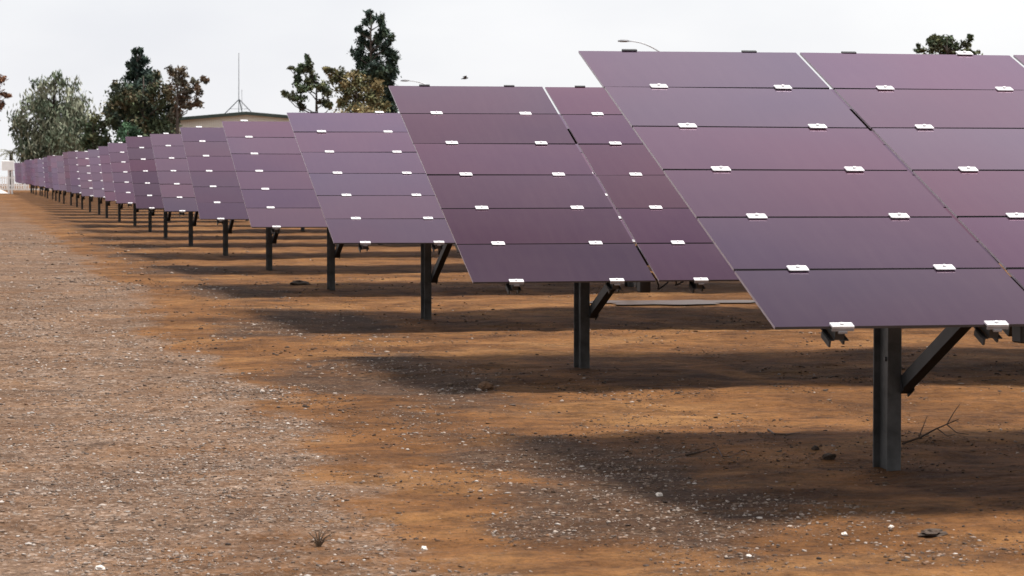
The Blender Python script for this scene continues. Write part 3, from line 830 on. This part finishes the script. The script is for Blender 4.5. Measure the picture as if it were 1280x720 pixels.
# ------------------------------------------------------------------ shed beyond the arrays
M_WALL = None
m, n, l, b = mat('beige_siding')
t = n.new('ShaderNodeTexCoord'); w = n.new('ShaderNodeTexWave'); w.inputs['Scale'].default_value = 1.6; w.bands_direction = 'X'; l.new(t.outputs['Object'], w.inputs['Vector'])
r = ramp(n, l, w.outputs['Fac'], [(0.05, (0.66, 0.64, 0.57)), (0.2, (0.74, 0.72, 0.65))])
l.new(r.outputs['Color'], b.inputs['Base Color']); b.inputs['Roughness'].default_value = 0.6
M_WALL = m
M_TRIM = simple('dark_green_trim', (0.035, 0.055, 0.047), 0.5)
DS = 232.0
sc_ = DS / F
pc_ = px(308, 140, DS); zb_ = float(base_z(pc_.y))
shed = empty('shed', (pc_.x, pc_.y, zb_)); shed.rotation_euler.z = -YAW
tag(shed, 'beige metal shed with low dark green gable roof behind the arrays', 'building')
hr = pc_.z - zb_; hw = 112 * sc_; he = hr - 9.5 * sc_; dep = 18
bm = bmesh.new()
f0 = [bm.verts.new(p) for p in ((-hw, 0, -.2), (hw, 0, -.2), (hw, 0, he - .12), (0, 0, hr - .12), (-hw, 0, he - .12))]
f1 = [bm.verts.new((v.co.x, dep, v.co.z)) for v in f0]
bm.faces.new(f0); bm.faces.new(f1[::-1])
for i in range(5): bm.faces.new((f0[i], f1[i], f1[(i + 1) % 5], f0[(i + 1) % 5]))
bmesh.ops.recalc_face_normals(bm, faces=bm.faces)
link('wall', bm_mesh('wall', bm), M_WALL, shed)
for sg in (-1, 1):
    bm = bmesh.new()
    a0, a1 = Vector((0, 0, hr)), Vector((sg * (hw + .3), 0, he - .3 * 9.5 / 112 * 1))
    vs = []
    for y in (-0.35, dep + .3):
        for p in (a0, a1):
            for dz in (0.0, -0.10): vs.append(bm.verts.new((p.x, y, p.z + dz)))
    for q in ((0, 2, 3, 1), (4, 5, 7, 6), (0, 4, 6, 2), (1, 3, 7, 5), (2, 6, 7, 3), (0, 1, 5, 4)): bm.faces.new([vs[i] for i in q])
    bmesh.ops.recalc_face_normals(bm, faces=bm.faces)
    rf = link('roof', bm_mesh('roof', bm), M_TRIM, shed)
    bm = bmesh.new(); vs = []
    for y in (-0.41, -0.353):
        for p in (a0, a1):
            for dz in (0.03, -0.26): vs.append(bm.verts.new((p.x, y, p.z + dz)))
    for q in ((0, 2, 3, 1), (4, 5, 7, 6), (0, 4, 6, 2), (1, 3, 7, 5), (2, 6, 7, 3), (0, 1, 5, 4)): bm.faces.new([vs[i] for i in q])
    bmesh.ops.recalc_face_normals(bm, faces=bm.faces)
    link('fascia', bm_mesh('fascia', bm), M_TRIM, rf)
bm = bmesh.new(); add_box(bm, (-2, -0.06, -.15), (2, -.004, 3.6)); link('door', bm_mesh('door', bm), simple('shed_door', (.30, .29, .26), .6), shed)

# antenna mast behind the shed's ridge
M_MAST = simple('mast_metal', (0.33, 0.34, 0.36), 0.5, 0.3)
ap = px(299, 124, DS + 8)
mast = empty('antenna_mast', (ap.x, ap.y, float(base_z(ap.y)) + hr)); tag(mast, 'thin radio mast on a splayed tripod above the shed roof', 'antenna')
z0 = mast.location.z
def ml(u, v, dd=0): return px(u, v, DS + 8 + dd) - mast.location
bm = bmesh.new(); add_tube(bm, [ml(298.5, 142), ml(298.5, 124), ml(298.5, 66)], [.045, .045, .03], 6); link('pole', bm_mesh('pole', bm), M_MAST, mast)
bm = bmesh.new(); add_tube(bm, [ml(302.5, 141, .4), ml(302.3, 112, .4)], .022, 5); link('whip', bm_mesh('whip', bm), M_MAST, mast)
for u, dd in ((281, 0), (316, 0), (303, 2.2)):
    bm = bmesh.new(); add_tube(bm, [ml(299, 124), ml(u, 142, dd)], .05, 6); link('leg', bm_mesh('leg', bm), simple('leg_metal', (.16, .165, .18), .5, .3), mast)
bm = bmesh.new(); add_tube(bm, [ml(287, 136), ml(312, 136)], .022, 5); link('crossbar', bm_mesh('crossbar', bm), M_MAST, mast)

# ------------------------------------------------------------------ street lamps
def lamp(uh, vh, up_, vp, depth, label):
    k = depth / F
    base = px(up_, 230, depth); base.z = float(base_z(base.y))
    top = px(up_, vp, depth); tip = px(uh, vh, depth)
    root = empty('street_lamp', base); tag(root, label, 'street lamp', 'street lamps behind the arrays')
    bm = bmesh.new(); add_tube(bm, [(0, 0, -.2), (0, 0, (top.z - base.z) * .5), tuple(top - base)], [.11, .09, .07], 10); link('pole', bm_mesh('pole', bm, True), M_MAST, root)
    a = top - base; e = tip - base; span = e - a
    P = [a + Vector((0, 0, -.02))]
    for i in range(1, 11):
        t = i / 10; q = a + span * t; q.z = a.z + (e.z - a.z) * (1 - (1 - t) ** 2.0) ; P.append(q)
    bm = bmesh.new(); add_tube(bm, P, [.042 - .014 * i / 10 for i in range(11)], 8); link('arm', bm_mesh('arm', bm, True), M_MAST, root)
    d = span.copy(); d.z = 0; d.normalize()
    bm = bmesh.new()
    bmesh.ops.create_uvsphere(bm, u_segments=12, v_segments=8, radius=1)
    for v in bm.verts: v.co = Vector((v.co.x * .36, v.co.y * .15, v.co.z * (.10 if v.co.z > 0 else .06)))
    h = link('lamp_head', bm_mesh('lamp_head', bm, True), simple('lamp_grey', (.14, .14, .15), .5), root, tuple(e + d * .3)); h.rotation_euler.z = math.atan2(d.y, d.x)
lamp(511, 101, 536, 108, 200, 'street lamp with curved arm just right of the tall pine')
lamp(786, 51.5, 826, 66, 150, 'street lamp with curved arm above the front array')

# bird in flight
bp_ = px(581, 98, 120)
bird = empty('bird', bp_); tag(bird, 'small dark bird flying above the second array', 'bird')
M_BIRD = simple('feathers', (.035, .033, .035), .8)
bm = bmesh.new(); add_tube(bm, [(-.17, 0, -.03), (-.12, 0, -.01), (-.03, 0, 0), (.06, 0, .01), (.10, 0, .025), (.14, 0, .02), (.17, 0, .015)], [.015, .02, .045, .045, .03, .028, .004], 8)
link('body', bm_mesh('body', bm, True), M_BIRD, bird)
for sg in (-1, 1):
    bm = bmesh.new()
    o_ = [(.05, 0.03 * sg, .015), (.07, .12 * sg, .07), (.03, .26 * sg, .11), (-.05, .24 * sg, .10), (-.05, .12 * sg, .06), (-.06, .03 * sg, .01)]
    t_ = [bm.verts.new((x, y, z + .006)) for x, y, z in o_]; b_ = [bm.verts.new((x, y, z - .004)) for x, y, z in o_]
    bm.faces.new(t_); bm.faces.new(b_[::-1])
    for i in range(6): bm.faces.new((t_[i], b_[i], b_[(i + 1) % 6], t_[(i + 1) % 6]))
    bmesh.ops.recalc_face_normals(bm, faces=bm.faces)
    link('wing', bm_mesh('wing', bm), M_BIRD, bird)

# ------------------------------------------------------------------ white fence and sign at the far left
M_WHITE = simple('white_paint', (0.78, 0.77, 0.76), 0.6, 0, 0.06, 2)
fy = 226.0; fz = float(base_z(fy))
fence = empty('picket_fence', (-45, fy, fz)); tag(fence, 'low white picket fence across the far left end of the field', 'fence')
pk = None
fx1 = px(34, 220, fy).x + 45
for zz, nm in ((.35, 'rail'), (1.0, 'rail')):
    bm = bmesh.new(); add_box(bm, (0, .025, zz), (fx1, .07, zz + .10)); link(nm, bm_mesh(nm, bm), M_WHITE, fence)
pk_me = None
nP = 120
for i in range(nP):
    if pk_me is None:
        bm = bmesh.new(); add_box(bm, (-.05, 0, 0), (.05, .022, 1.15)); pk_me = bm_mesh('picket', bm); pk_me.materials.append(M_WHITE)
    o = bpy.data.objects.new('picket', pk_me); C.objects.link(o); o.parent = fence; o.location = (fx1 - i * 0.2, 0, .05)
po_me = None
for i in range(9):
    if po_me is None:
        bm = bmesh.new(); add_box(bm, (-.06, .075, -.2), (.06, .19, 1.3)); po_me = bm_mesh('post', bm); po_me.materials.append(M_WHITE)
    o = bpy.data.objects.new('post', po_me); C.objects.link(o); o.parent = fence; o.location = (fx1 - .3 - i * 2.9, 0, 0)
sd = 172.0
sb = px(12, 241, sd); sb.z = float(base_z(sb.y))
sign = empty('sign_board', sb); sign.rotation_euler.z = -YAW; tag(sign, 'blank white board on a pale post at the far end of the track', 'sign')
k = sd / F
def zrel(v): return px(12, v, sd).z - sb.z
bm = bmesh.new(); add_box(bm, (-9.5 * k, -.06, zrel(213)), (6 * k, .06, zrel(201))); bmesh.ops.bevel(bm, geom=bm.edges[:], offset=.02, segments=1, affect='EDGES'); link('board', bm_mesh('board', bm), M_WHITE, sign)
for x0_ in (-2.4, 1.6):
    bm = bmesh.new(); add_box(bm, (x0_ * k, .063, -.2), ((x0_ + 2.0) * k, .16, zrel(203))); link('post', bm_mesh('post', bm), M_WHITE, sign)
